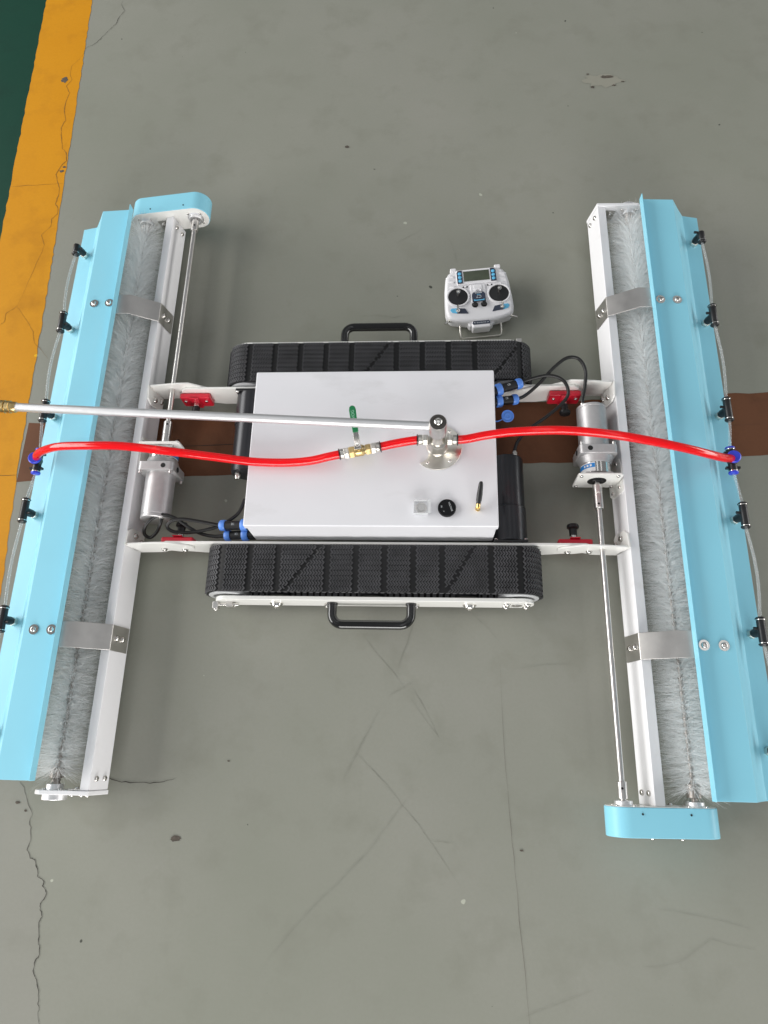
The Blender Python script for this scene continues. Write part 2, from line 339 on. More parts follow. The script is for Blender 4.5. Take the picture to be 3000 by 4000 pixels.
for pts in ([(0.09, -0.679), (0.066, -0.706), (0.039, -0.743), (0.001, -0.791), (-0.055, -0.848), (-0.092, -0.881), (-0.134, -0.924), (-0.172, -0.969), (-0.201, -1.01)], [(0.004, -0.637), (0.037, -0.668), (0.066, -0.703), (0.103, -0.743), (0.13, -0.778), (0.16, -0.818), (0.189, -0.857)],
            [(0.121, -0.768), (0.145, -0.769), (0.172, -0.771)], [(0.546, -0.871), (0.592, -0.876), (0.647, -0.884), (0.717, -0.9)],
            [(0.515, -0.966), (0.543, -0.965), (0.583, -0.955), (0.613, -0.935), (0.64, -0.917), (0.669, -0.926), (0.718, -0.932)], [(0.28, -1.06), (0.313, -1.045), (0.364, -1.027), (0.424, -1.004)], [(0.097, -0.318), (0.074, -0.384), (0.05, -0.45)],
            [(0.037, -0.494), (0.066, -0.477), (0.088, -0.464)], [(0.084, -0.473), (0.103, -0.504), (0.14, -0.574), (0.078, -0.494)], [(0.022, -0.514), (-0.004, -0.566), (-0.029, -0.613), (-0.053, -0.663)], [(0.209, -0.317), (0.241, -0.345), (0.272, -0.381)],
            [(0.299, -0.435), (0.364, -0.425), (0.429, -0.422)], [(-0.024, -0.611), (0.012, -0.645), (0.047, -0.683)], [(-0.024, -0.364), (0.01, -0.407), (0.048, -0.45), (0.071, -0.48)], [(0.031, 0.655), (0.086, 0.692), (0.125, 0.719)],
            [(-0.068, 0.435), (-0.012, 0.438), (0.032, 0.431), (0.088, 0.44)], [(0.17, 0.681), (0.186, 0.626), (0.192, 0.587)],):
    strip('floor_scratch', pts, .0008, 'scratch', jit=.0008)
def blot(name, cx, cy, rx, ry, m, n=18, z=.0009):
    s = B(); ph = random.random() * 6
    s.add([(cx + rx * math.cos(2 * PI * k / n) * random.uniform(.6, 1.15), cy + ry * math.sin(2 * PI * k / n) * random.uniform(.6, 1.15), z) for k in range(n)], [tuple(range(n))])
    o = s.build(name, m, floor, smooth=False); o['kind'] = 'structure'
struct(sheet('grey_floor_slab', [(-.80, -.02)] + crk2 + [(-.58, -4), (-4, -4), (-4, -.02)], .0002, 'slab'))
blot('glue_patch', .612, 1.205, .062, .026, 'patch', 26, .0006); blot('paint_chip', .622, 1.22, .024, .006, 'chip'); blot('paint_chip', -.383, -.778, .010, .007, 'chip'); blot('paint_chip', -.973, 1.28, .012, .013, 'chip')
for (x, y, r) in ((.57, 1.232, .005), (.665, 1.2, .005), (.58, 1.182, .007), (.64, 1.187, .006), (-.11, .99, .008), (-.29, -.63, .003), (.3, -.78, .004), (.68, .67, .006), (-.915, .945, .006), (-.92, .93, .008), (-.72, -.72, .006), (-.7, -.735, .004), (-.55, -.56, .003)):
    blot('paint_chip', x, y, r, r * .6, 'chip', 10)

# ------------------------------------------------------------------ the robot
robot = bpy.data.objects.new('cleaning_robot', None); C.objects.link(robot)
tag(robot, 'white tracked solar panel cleaning robot with two roller brushes under sky blue covers', 'cleaning robot')

# --- enclosure
BX, BY, ZT = .2585, .1775, .1706
enc = B().box((-BX + .003, -BY + .0012, .066), (BX - .003, BY - .0012, ZT - .012)).build('enclosure', 'box', robot, .003)
tag(enc, 'white painted sheet metal control box')
lid = B()
lid.box((-BX, -BY, ZT - .004), (BX, BY, ZT))
lid.box((-BX, -BY, ZT - .019), (BX, -BY + .002, ZT - .0042)).box((-BX, BY - .002, ZT - .019), (BX, BY, ZT - .0042))
lid.box((-BX, -BY + .0022, ZT - .019), (-BX + .002, BY - .0022, ZT - .0042)).box((BX - .002, -BY + .0022, ZT - .019), (BX, BY - .0022, ZT - .0042))
lid = B().box((-BX, -BY, ZT - .019), (BX, BY, ZT)).build('lid', 'box', enc, .0028, 3)
# push button under a clear guard
bc = (.1055, -.1390)
guard = B(); x0, x1, y0, y1 = .0890, .1180, -.1535, -.1245
for (a, bq) in (((x0, y0), (x1, y0 + .0015)), ((x0, y1 - .0015), (x1, y1)), ((x0, y0 + .0016), (x0 + .0015, y1 - .0016)), ((x1 - .0015, y0 + .0016), (x1, y1 - .0016))):
    guard.box((a[0], a[1], ZT), (bq[0], bq[1], ZT + .011))
B().box((x0, y0, ZT + .0112), (x1, y1, ZT + .0125)).build('guard_flap', 'acrylic', enc)
guard.box((x1 + .0002, y0 + .002, ZT + .008), (x1 + .005, y1 - .002, ZT + .0125))
guard.build('button_guard', 'acrylic_edge', enc)
B().lathe((.1040, -.1390, ZT), (0, 0, 1), [(0, .0112), (.003, .0112), (.0036, .0105), (.0036, .0086), (.002, .0084), (.002, .0074), (.0044, .0070), (.0046, 0.0001)], 32).build('push_button', 'steel', enc)
# round volt meter
vm = B().lathe((.1556, -.1395, ZT), (0, 0, 1), [(0, .0182), (.006, .0182), (.0075, .0172), (.0076, .0160), (.0068, .0158), (.0067, .0001)], 40).build('voltage_display', 'meter', enc)
text_mesh('display_text', 'VOLTAGE', .0046, 'print', enc, Matrix.Translation((.1625, -.1375, ZT + .0071)) @ Matrix.Rotation(-1.25, 4, 'Z'))
text_mesh('display_text', 'N', .0050, 'print', enc, Matrix.Translation((.1445, -.1375, ZT + .0071)) @ Matrix.Rotation(-1.25, 4, 'Z'))
text_mesh('display_text', 'V', .0036, 'print', enc, Matrix.Translation((.1490, -.1475, ZT + .0071)) @ Matrix.Rotation(-1.25, 4, 'Z'))
# antenna
an = B().hexn((.2172, -.1404, ZT), (.2172, -.1404, ZT + .004), .0055); an.cyl((.2172, -.1404, ZT + .005), (.2172, -.1404, ZT + .013), .0042, 16); an.lathe((.2172, -.1404, ZT + .0105), (.01, .1, .06), [(0, .0044), (.008, .0044), (.009, .0036)], 16)
an.build('antenna_connector', 'gold', enc)
B().lathe((.2178, -.1345, ZT + .0135), (.005, .040, .020), [(0, .0046), (.006, .0046), (.0065, .0055), (.020, .0058), (.040, .0045), (.0445, .0034), (.046, .0015)], 20).build('antenna', 'black', enc)

# --- swivel post on the lid
PX, PY = .1363, -.0045
fl = []
for k in range(44):
    a = math.radians(-134) + math.radians(229) * k / 43
    fl.append((PX + .0515 * math.cos(a), PY + .0515 * math.sin(a)))
fl += [(PX - .008, PY + .036), (PX - .014, PY + .015), (PX - .016, PY - .012), (PX - .020, PY - .026), (PX - .028, PY - .033)]
post = B().lathe((PX, PY, ZT + .0042), (0, 0, 1), [(0, .0225), (.002, .0218), (.003, .0208), (.026, .0208), (.031, .0198), (.032, .0150), (.040, .0138), (.044, .0118), (.060, .0112), (.066, .0118)], 40).build('swivel_post', 'nickel', robot)
tag(post, 'nickel plated swivel post standing on the box lid')
B().prism(fl, 2, ZT, ZT + .004).build('mounting_flange', 'nickel', post, .0006)
for a in (52, -52, -118): screw(post, (PX + .042 * math.cos(math.radians(a)), PY + .042 * math.sin(math.radians(a)), ZT + .004), (0, 0, 1), .0034)
cap = B().lathe((PX, PY, .243), (0, 0, 1), [(0, .0150), (.0006, .0172), (.044, .0172), (.045, .0166), (.0452, .0128), (.0445, .0122), (.0445, .0092), (.0450, .0090), (.0452, .0001)], 40).build('swivel_cap', 'steel', post)
B().lathe((PX, PY, .2880), (0, 0, 1), [(0, .0160), (.0012, .0156), (.0012, .0105), (.0002, .0100)], 40).build('cap_ring', 'ring', post)
screw(post, (PX, PY, .2882), (0, 0, 1), .0088)
wel = B().tube([(PX + .0206 * math.cos(k * PI / 16), PY + .0206 * math.sin(k * PI / 16), ZT + .0052 + random.uniform(-.0004, .0006)) for k in range(33)], .0017, 8).build('weld_bead', 'nickel', post)
for sx in (-1, 1):
    xx = PX + sx * .019
    B().hexn((xx, PY, .2075), (xx + sx * .011, PY, .2075), .0118).build('hose_nut', 'nickel', post, .0006)
    B().lathe((xx + sx * .0112, PY, .2075), (sx, 0, 0), [(0, .0100), (.003, .0108), (.0078, .0108), (.0095, .0096)], 24).build('hose_collar', 'nickel', post)
    B().lathe((xx + sx * .0210, PY, .2075), (sx, 0, 0), [(0, .0118), (.0016, .0118)], 24).build('clamp_ring', 'black', post)
# --- lance tube with brass coupling
d0 = Vector((PX - .0172, PY + .0012, .2680)); d1 = Vector((-.7225, .0425, .2700))
lance = B().cyl(d0, d1, .0088, 32).build('lance_tube', 'alu', robot); tag(lance, 'long bare aluminium lance tube')
dn = (d1 - d0).normalized(); prof = [(0, .0096)]
kp = [(-.002, .0100), (0, .0112), (.010, .0112), (.0105, .0128), (.018, .0128), (.0185, .0112), (.021, .0112), (.0215, .0132), (.031, .0132), (.0315, .0116), (.035, .0116), (.0355, .0126), (.046, .0126), (.047, .0112), (.060, .0112)]
B().lathe(d1, dn, kp, 36).build('brass_coupling', 'brass', lance)
B().tube([d0 + dn * (-.001) + Vector((0, .0086 * math.cos(k * PI / 8), .0086 * math.sin(k * PI / 8))) for k in range(17)], .0018, 8).build('weld_bead', 'nickel', lance)

# --- ball valve and hoses
vd = Vector((.0755, .0150, .0)).normalized(); vc = Vector((-.0225, -.0240, .1985))
vb = B().hexn(vc - vd * .0215, vc - vd * .010, .0125); vb.lathe(vc - vd * .0102, vd, [(0, .0105), (.003, .0118), (.0165, .0118), (.0205, .0095), (.022, .0095)], 24); vb.hexn(vc + vd * .0122, vc + vd * .0235, .0115); vb.cyl(vc, vc + Vector((0, 0, .016)), .0062, 16)
valve = vb.build('ball_valve', 'brass', robot); tag(valve, 'brass ball valve in the hose with green lever')
for s in (-1, 1):
    q = vc + vd * (.0236 if s > 0 else -.0216); e = vd * s
    B().hexn(q, q + e * .011, .0122).build('hose_nut', 'nickel', valve, .0006)
    B().lathe(q + e * .0112, e, [(0, .0102), (.002, .0108), (.006, .0108), (.0078, .0096)], 24).build('hose_collar', 'nickel', valve)
    B().lathe(q + e * .0192, e, [(0, .0118), (.0016, .0118)], 24).build('clamp_ring', 'black', valve)
lb = Vector((-.0252, -.0200, .2155)); lt = Vector((-.0392, .0655, .2235)); ld = (lt - lb); ln = ld.length; ld.normalize(); lx = ld.cross(Vector((0, 0, 1))).normalized(); lz = lx.cross(ld)
LM = Matrix((( lx.x, ld.x, lz.x, lb.x), (lx.y, ld.y, lz.y, lb.y), (lx.z, ld.z, lz.z, lb.z), (0, 0, 0, 1)))
g = B().prism([(-.0058, .028), (.0058, .028), (.0072, ln - .010), (.0058, ln - .003), (.002, ln), (-.002, ln), (-.0058, ln - .003), (-.0072, ln - .010)], 2, -.0014, .0022); g.v = [tuple(LM @ Vector(v)) for v in g.v]
g.build('lever_grip', 'green_lever', valve, .0012)
g = B().prism([(-.0075, -.008), (.0075, -.008), (.0062, .006), (.0055, .0290), (-.0055, .0290), (-.0062, .006)], 2, -.0006, .0008); g.v = [tuple(LM @ Vector(v)) for v in g.v]
g.build('lever_plate', 'chrome', valve, .0004)
B().hexn(lb + Vector((0, 0, .001)), lb + Vector((0, 0, .0075)), .0062).cyl(lb + Vector((0, 0, .007)), lb + Vector((0, 0, .0105)), .0032, 14).build('lever_nut', 'chrome', valve)
text_mesh('lever_text', '1000WOG', .0088, 'lever_text', valve, LM @ Matrix.Translation((0, .0565, .0023)) @ Matrix.Rotation(PI / 2, 4, 'Z'))
HR = .0089
def hose(pts, label):
    o = B().tube(spline(pts, 14), HR, 18).build('red_hose', 'hose', robot); tag(o, label); return o
a = vc + vd * .040
hose([a, a + (Vector((PX - .0395, PY, .2075)) - a) * .35 + Vector((0, .001, .0)), a + (Vector((PX - .0395, PY, .2075)) - a) * .7 + Vector((0, .001, .0)), (PX - .0395, PY, .2075)], 'short red hose between valve and swivel post')
a = vc - vd * .038
hose([a, (-.088, -.0365, .1955), (-.125, -.0425, .1895), (-.175, -.0450, .1860), (-.245, -.0430, .1865), (-.33, -.0355, .196), (-.42, -.0280, .207), (-.52, -.0160, .2070), (-.60, -.0100, .196), (-.672, -.0020, .174), (-.722, .0015, .146), (-.750, .0020, .121), (-.762, .0010, .100)], 'red hose running from valve across to the left cover')
hose([(PX + .0395, PY, .2075), (.196, -.0035, .2090), (.235, .0005, .2180), (.29, .0020, .2300), (.38, .0010, .2380), (.47, -.0055, .2340), (.55, -.0120, .2180), (.625, -.0165, .1930), (.685, -.0175, .1640), (.728, -.0130, .1340), (.752, -.0050, .1120), (.762, -.0010, .098)], 'red hose running from swivel post to the right cover')

# --- crawler tracks (built for the near side; the far one with its own pad layout)
XW, RW, Y1, Y2 = .307, .0508, .1955, .2960
def belt_pt(s, h):    # arc length s measured from the middle of the top run, positive to +X
    h0 = RW - .0035 + h
    sg = 1 if s >= 0 else -1; a = abs(s)
    if a <= XW: return (s, RW + h0, (0, 1))
    th = (a - XW) / (RW - .0035)
    if th <= PI: return (sg * (XW + h0 * math.sin(th)), RW + h0 * math.cos(th), None)
    return (sg * (XW - (th - PI) * (RW - .0035)), RW - h0, None)
def make_track(ys, gaps, seams, name_label):
    # ys: -1 near, +1 far
    yc = ys * (Y1 + Y2) / 2; hw = (Y2 - Y1) / 2
    prof_o = []; n = 20
    for k in range(n + 1): th = PI * k / n; prof_o.append((XW + (RW - .0035) * math.sin(th), RW + (RW - .0035) * math.cos(th)))
    for k in range(n + 1): th = PI * k / n; prof_o.append((-XW - (RW - .0035) * math.sin(th), RW - (RW - .0035) * math.cos(th)))
    prof_i = []
    ri = RW - .0080
    for k in range(n + 1): th = PI * k / n; prof_i.append((XW + ri * math.sin(th), RW + ri * math.cos(th)))
    for k in range(n + 1): th = PI * k / n; prof_i.append((-XW - ri * math.sin(th), RW - ri * math.cos(th)))
    m = len(prof_o); vs = []
    for y in (yc - hw, yc + hw): vs += [(x, y, z) for x, z in prof_o] + [(x, y, z) for x, z in prof_i]
    fs = []
    for i in range(m):
        j = (i + 1) % m
        fs += [(i, j, j + 2 * m, i + 2 * m), (m + i, m + j, m + j + 2 * m, m + i + 2 * m), (i, j, m + j, m + i), (2 * m + i, 2 * m + j, 3 * m + j, 3 * m + i)]
    s = B(); s.add(vs, fs); belt = s.build('crawler_track', 'rubber', robot); tag(belt, name_label)
    rows = 9; rp = 2 * hw / rows; cp = .0060; h = .0036
    g = sorted(gaps)
    for gi in range(len(g) - 1):
        s0, s1 = g[gi] + .0042, g[gi + 1] - .0042
        cuts = [c for c in seams if c[0] > g[gi] - .03 and c[0] < g[gi + 1] + .03]
        nc = max(1, int(round((s1 - s0 - .0035) / cp))); pit = (s1 - s0 - .0035) / nc
        b_ = B()
        for r in range(rows):
            v0 = -hw + r * rp + .0005; v1 = v0 + rp - .0010; vm_ = (v0 + v1) / 2
            for c in range(nc + 1):
                sa = s0 + c * pit
                if c == nc and nc > 1: continue
                bw = pit * .54; ap = .0042
                for (va, vb_) in ((v0, vm_), (vm_, v1)):
                    # chevron pointing to +s at the row centre
                    sA = sa + (ap if va == vm_ else 0); sB = sa + (ap if vb_ == vm_ else 0)
                    mid = ((sA + sB) / 2 + bw / 2, (va + vb_) / 2); skip = False
                    for (c0, c1) in cuts:
                        t = (mid[1] + hw) / (2 * hw); sx = c0 + (c1 - c0) * t
                        if abs(mid[0] - sx) < .0040: skip = True
                    if skip: continue
                    q = [(sA, va), (sA + bw, va), (sB + bw, vb_), (sB, vb_)]
                    vs = []
                    for hh in (0.0, h):
                        for (ss, vv) in q:
                            e = .0003 if hh else 0
                            x, z, _ = belt_pt(ss, hh); vs.append((x, yc + vv, z))
                    b_.add(vs, [(4, 5, 6, 7), (0, 1, 5, 4), (1, 2, 6, 5), (2, 3, 7, 6), (3, 0, 4, 7)])
        o = b_.build('tread_pad', 'tread', belt, smooth=False)
    yo = ys * .2985
    for sx in (-1, 1):
        B().lathe((sx * XW, ys * (Y2 - .012), RW), (0, ys, 0), [(0, RW - .0085), (.0135, RW - .0085), (.0150, RW - .011), (.0150, RW - .018), (.010, RW - .020), (.010, .012)], 40).build('track_wheel', 'wheel', belt)
        B().lathe((sx * XW, ys * (Y1 + .008), RW), (0, -ys, 0), [(0, RW - .0085), (.009, RW - .0085), (.0105, RW - .012), (.0105, .010)], 40).build('track_wheel', 'wheel', belt)
    for x in (-.2, 0, .2):
        B().cyl((x, ys * (Y2 - .030), .038), (x, ys * (Y2 - .001), .038), .026, 28).build('idler_roller', 'motor_black', belt)
    t = B()
    for k in range(44):
        x = -.29 + k * .0135
        t.box((x, min(ys * (Y2 - .016), ys * (Y2 - .0005)), .0085), (x + .0078, max(ys * (Y2 - .016), ys * (Y2 - .0005)), .0150))
        t.box((x, min(ys * (Y2 - .016), ys * (Y2 - .0005)), .0862), (x + .0078, max(ys * (Y2 - .016), ys * (Y2 - .0005)), .0930))
    t = t.build('belt_teeth', 'tooth', belt, smooth=False); t['kind'] = 'stuff'
    return belt
pit = .0598
gf = [-.1954 - pit * k for k in range(0, 6)] + [-.0912 + pit * k for k in range(0, 5)] + [.2486 + pit * k for k in range(0, 6)]
sf = [(-.180, -.108), (.155, .215)]
near_track = make_track(-1, gf, sf, 'near rubber crawler track with chevron tread')
gr = [-.0581 - pit * k for k in range(0, 8)] + [.0457 + pit * k for k in range(0, 4)] + [.3270 + pit * k for k in range(0, 4)]
far_track = make_track(1, gr, [(-.040, .030), (.258, .335)], 'far rubber crawler track with chevron tread')

# --- outer track plates with handles (the far one is the near one turned round)
def rrect(x0, x1, z0, z1, r, n=8):
    out = []
    for (cx, cz, a0) in ((x1 - r, z1 - r, 0), (x0 + r, z1 - r, 90), (x0 + r, z0 + r, 180), (x1 - r, z0 + r, 270)):
        for k in range(n + 1):
            a = math.radians(a0 + 90 * k / n); out.append((cx + r * math.cos(a), cz + r * math.sin(a)))
    return out
op = B().prism(rrect(-.333, .338, .022, .081, .027), 1, -.3105, -.3020).build('outer_track_plate', 'cream', robot, .001)
for x in (-.203, .205): screw(op, (x, -.3105, .050), (0, -1, 0), .0115, 1.25)
for x in (-.094, .094): B().hexn((x, -.3105, .052), (x, -.3175, .052), .0062).cyl((x, -.317, .052), (x, -.3205, .052), .0035, 12).build('hex_bolt', 'chrome', op)
for (dx, dz) in ((-.021, .014), (.021, .014), (-.021, -.014), (.021, -.014)): screw(op, (.303 + dx, -.3105, .048 + dz), (0, -1, 0), .0058, 1.3)
B().lathe((.303, -.3105, .048), (0, -1, 0), [(0, .0115), (.001, .0115), (.001, .006), (.0025, .006), (.0025, .0005)], 24).build('axle_end', 'steel', op)
ad = B().box((-.338, -.3260, .044), (-.326, -.3110, .062)).build('belt_tensioner', 'steel', op, .0012)
B().cyl((-.330, -.3160, .053), (-.284, -.3160, .053), .0030, 12).build('tension_rod', 'chrome', op)
B().box((-.310, -.3210, .047), (-.296, -.3108, .059)).build('tension_block', 'satin', op, .0008)
B().hexn((-.295, -.3160, .053), (-.290, -.3160, .053), .0055).build('tension_nut', 'chrome', op)
screw(op, (-.3325, -.3262, .053), (0, -1, 0), .0048)
op2 = part_copy(op)
HZ = .055
def handle(ys, ye):
    pts = [(-.0830, ys * .3110, HZ), (-.0830, ys * (ye - .022), HZ)]
    for k in range(1, 7):
        a = PI / 2 * k / 7; pts.append((-.0830 + .022 * (1 - math.cos(a)), ys * (ye - .022 + .022 * math.sin(a)), HZ))
    pts += [(-.061, ys * ye, HZ)]
    pts = pts + [(-x, y, z) for x, y, z in reversed(pts)]
    o = B().tube(pts, .0098, 20).build('carry_handle', 'gloss_black', robot)
    for sx in (-1, 1): B().cyl((sx * .083, ys * .3106, HZ), (sx * .083, ys * .3150, HZ), .0118, 20).build('handle_foot', 'gloss_black', o)
    return o
tag(handle(-1, .3560), 'glossy black carry handle on the near side'); tag(handle(1, .3660), 'glossy black carry handle on the far side')

# --- chassis side plates and black track motors
cp_ = [(-.452, .030), (-.37, .010), (.37, .010), (.452, .030), (.461, .040), (.464, .056), (.460, .074), (.448, .084), (-.448, .084), (-.460, .074), (-.464, .056), (-.461, .040)]
chas = B().prism(cp_, 1, -.1900, -.1845).build('chassis_plate', 'cream', robot, .0008); part_copy(chas)
mx_, mz = .292, .052
tm = B().lathe((mx_, -.1775, mz), (0, 1, 0), [(0, .0385), (.076, .0385), (.078, .0365), (.190, .0365), (.1945, .0350), (.1955, .032), (.1955, .0001)], 44).build('track_motor', 'motor_black', robot); tag(tm, 'black cylindrical track motor beside the right end of the box')
B().box((mx_ - .036, -.1843, mz - .036), (mx_ + .036, -.1778, mz + .036)).build('motor_flange', 'black', tm, .002)
for sx in (-1, 1): screw(tm, (mx_ + sx * .031, -.1778, mz + .031), (0, 1, 0), .0042)
B().hexn((mx_ + .018, .018, mz + .012), (mx_ + .018, .0265, mz + .012), .0075).lathe((mx_ + .018, .0265, mz + .012), (0, 1, 0), [(0, .0068), (.004, .0060), (.007, .0045)], 20).build('cable_gland', 'nickel', tm)
B().box((.2590, -.110, .112), (.2615, -.060, .130)).build('hinge_leaf', 'black', tm)
part_copy(tm)['label'] = 'black cylindrical track motor beside the left end of the box'

# --- hinge brackets, red latch blocks with plunger knobs (four corners)
def bracket(sx, sy):
    yo = sy * .1905; yi = sy * .1945
    prof = [(.528, .024), (.480, .028), (.466, .030), (.457, .038), (.447, .042), (.436, .037), (.424, .033), (.400, .044), (.392, .054), (.391, .066), (.398, .076), (.438, .098), (.470, .097), (.531, .088)]
    o = B().prism([(sx * x, z) for x, z in prof], 1, min(yo, yi), max(yo, yi)).build('hinge_bracket', 'cream', robot, .0008)
    f = [(sy * .1945, .026), (sy * .160, .026), (sy * .152, .034), (sy * .152, .070), (sy * .162, .084), (sy * .1945, .088)]
    f = [(y, z) for y, z in f]
    s = B().prism(f, 0, -.0022, .0022); ph = math.radians(12)
    s.v = [(sx * (.5275 + (z - .05) * math.tan(ph)) + x, y, z) for x, y, z in s.v]
    s.build('bracket_flange', 'cream', o, .0008)
    for (yy, zz) in ((.168, .060), (.176, .036)):
        xx = .5275 + (zz - .05) * math.tan(ph) - .0022
        screw(o, (sx * xx, sy * yy, zz), (-sx, 0, .2), .0062, 1.1)
    for xx, zz in ((.414, .052), (.458, .058)):
        screw(o, (sx * xx, yi, zz), (0, sy, 0), .0058, 1.2)
    r = B().box((min(sx * .394, sx * .466), min(sy * .1838, sy * .170), .024), (max(sx * .394, sx * .466), max(sy * .1838, sy * .170), .068)).build('latch_block', 'red', robot, .004, 3)
    B().box((sx * .430 - .011, min(sy * .1695, sy * .1665), .024), (sx * .430 + .011, max(sy * .1695, sy * .1665), .0705)).build('latch_boss', 'red', r, .003, 3)
    for xx in (.405, .455): screw(r, (sx * xx, sy * .170, .052), (0, -sy, 0), .0040)
    B().cyl((sx * .430, sy * .166, .047), (sx * .430, sy * .157, .047), .0068, 20).build('plunger_shank', 'chrome', r)
    k = B().lathe((sx * .430, sy * .157, .047), (0, -sy, 0), [(0, .0082), (.0135, .0086), (.0155, .0110), (.017, .0128), (.021, .0130), (.0245, .0115), (.0262, .0070), (.0266, .0005)], 28).build('plunger_knob', 'black', r)
for sx in (-1, 1):
    for sy in (-1, 1): bracket(sx, sy)

# --- connectors and cables
def connector(p, q, nm):
    p = Vector(p); q = Vector(q); d = (q - p).normalized(); l = (q - p).length
    o = B().lathe(p, d, [(0, .0120), (.010, .0120), (.012, .0100), (l - .010, .0098)], 24).build('cable_connector', 'black', robot)
    tag(o, nm)
    nt = B()
    nt.lathe(p + d * .014, d, [(0, .0128), (.002, .0138), (.012, .0138), (.014, .0126)], 12); nt.build('lock_nut', 'cblue', o, .0005)
    B().lathe(p + d * (l - .014), d, [(0, .0116), (.002, .0124), (.010, .0122), (.0135, .0100), (.0140, .0045)], 12).build('gland_nut', 'cblue', o, .0005)
    text_mesh('connector_text', 'CE', .006, 'print', o, Matrix.Translation(p + d * (l * .58) + Vector((0, 0, .0100))) @ Matrix.Rotation(math.atan2(d.y, d.x), 4, 'Z'))
    return o
connector((.2565, .163, .098), (.3290, .1885, .094), 'blue and black cable connector, far one on the right side of the box')
connector((.2565, .143, .088), (.3210, .1560, .078), 'blue and black cable connector, near one on the right side of the box')
connector((-.2565, -.150, .090), (-.3340, -.1480, .080), 'blue and black cable connector, far one on the left side of the box')
connector((-.2565, -.166, .074), (-.3250, -.1670, .066), 'blue and black cable connector, near one on the left side of the box')
cp1 = B().lathe((.2940, .1085, .084), (.1, -.15, 1), [(0, .0125), (.005, .0140), (.007, .0140), (.0075, .0128), (.0060, .0120), (.0060, .0080), (.0070, .0072), (.0070, .0050), (.0062, .0045), (.0062, .0003)], 28).build('socket_cap', 'cblue', robot); tag(cp1, 'loose blue round socket cap beside the box')
B().box((.2552, .082, .070), (.2625, .175, .112)).build('socket_plate', 'black', enc, .001)
for (yy, zz) in ((.100, .106), (.116, .106), (.132, .106)): B().box((.2626, yy, zz), (.2640, yy + .011, zz + .004)).build('socket_label', 'label_white', enc)
B().tube(spline([(.2600, .100, .080), (.275, .103, .074), (.287, .107, .080)], 8), .0014, 8).build('cap_strap', 'cblue', cp1)
cp2 = B().tube([(-.2640 + .004 * math.cos(k * PI / 8), -.094 + .011 * math.sin(k * PI / 8), .080 + .002 * math.cos(k)) for k in range(17)], .0020, 10).build('cap_strap', 'cblue', robot); tag(cp2, 'blue cap strap hanging at the left side of the box')
for k, yy in enumerate((.068, .055, -.070, -.082)): screw(enc, (-.2545, yy, .125), (-1, 0, 0), .004)
CR = .0038
def cable(pts, nm):
    o = B().tube(spline(pts, 10), CR, 12).build('power_cable', 'cable', robot); tag(o, nm)
cable([(.327, .188, .094), (.345, .1945, .098), (.388, .2010, .104), (.420, .1900, .100), (.4310, .1640, .092), (.4180, .1420, .084), (.385, .1150, .074), (.348, .0900, .066), (.322, .0640, .062), (.3120, .0420, .062), (.310, .0260, .064)], 'black cable looping from box to track motor')
cable([(.319, .1555, .078), (.338, .1640, .082), (.366, .1850, .094), (.400, .2200, .106), (.430, .2420, .110), (.456, .2400, .108), (.4700, .2150, .102), (.4680, .1800, .096), (.4620, .1500, .090), (.4610, .1300, .088)], 'black cable arching from box to silver motor')
cable([(-.332, -.148, .080), (-.372, -.1420, .086), (-.415, -.1370, .090), (-.440, -.1410, .088), (-.4500, -.1520, .080), (-.435, -.1610, .074), (-.400, -.1610, .070), (-.360, -.1540, .072), (-.330, -.1420, .072), (-.300, -.1150, .066), (-.290, -.080, .060)], 'black cable looping beside the near left bracket')
cable([(-.323, -.167, .066), (-.350, -.1670, .062), (-.380, -.1610, .062), (-.405, -.1500, .072), (-.430, -.1350, .088), (-.455, -.1280, .092), (-.478, -.1340, .092), (-.496, -.1500, .086), (-.503, -.1650, .070), (-.493, -.1700, .060), (-.476, -.1600, .070), (-.4640, -.1450, .086), (-.4615, -.1330, .0885)], 'black cable curling up to silver motor')

# ------------------------------------------------------------------ brush arms: right one built, left one is the same turned round
PHI = math.radians(12); cph, sph = math.cos(PHI), math.sin(PHI)
def T2(u, w_): return (.5375 + u * cph + w_ * sph, .0815 - u * sph + w_ * cph)
arm = []
def A(o, label=None):
    o.parent = robot; arm.append(o)
    if label: o['label'] = label + ' of the right arm'
    return o
RWD = .0215
rail = A(B().prism([T2(0, 0), T2(RWD, 0), T2(RWD, -.060), T2(0, -.060)], 1, -.6895, .6895).build('brush_rail', 'white', robot, .0018, 3), 'white painted rectangular rail')
nin = Vector((-cph, 0, sph))   # inner face normal
for yy in (-.668, .668):
    for w_ in (-.017, -.043):
        x, z = T2(-.0002, w_); screw(rail, (x, yy, z), nin, .0058)
for yy in (.052, -.064, -.168, .168):
    x, z = T2(RWD, -.022); screw(rail, (x, yy, z), (1, 0, -.2), .005)
# end plate with bearing at the far end
ep = [T2(-.001, .0015), (.600, .0820), (.638, .0815), (.650, .072), (.650, .034), (.640, .022), (.600, .020), T2(-.001, -.062)]
B().prism(ep, 1, .6900, .6985).build('end_plate', 'white', rail, .0015)
BXC, BZC = .6185, .0560
B().lathe((BXC, .6988, BZC - .004), (0, 1, 0), [(0, .0235), (.0095, .0235), (.0105, .0225), (.0105, .012), (.008, .011), (.008, .0002)], 36).build('bearing_cap', 'alu', rail)
B().lathe((BXC, .6898, BZC), (0, -1, 0), [(0, .0165), (.0095, .0165), (.0102, .0158), (.0102, .007)], 32).build('bearing_flange', 'alu', rail)
for a in (35, 145): screw(rail, (BXC + .020 * math.cos(math.radians(a)), .6898, BZC + .020 * math.sin(math.radians(a))), (0, -1, 0), .0036)
for u in (.010, .024, .046): x, z = T2(u, -.012); screw(rail, (x, .6986, z), (0, 1, 0), .0048)
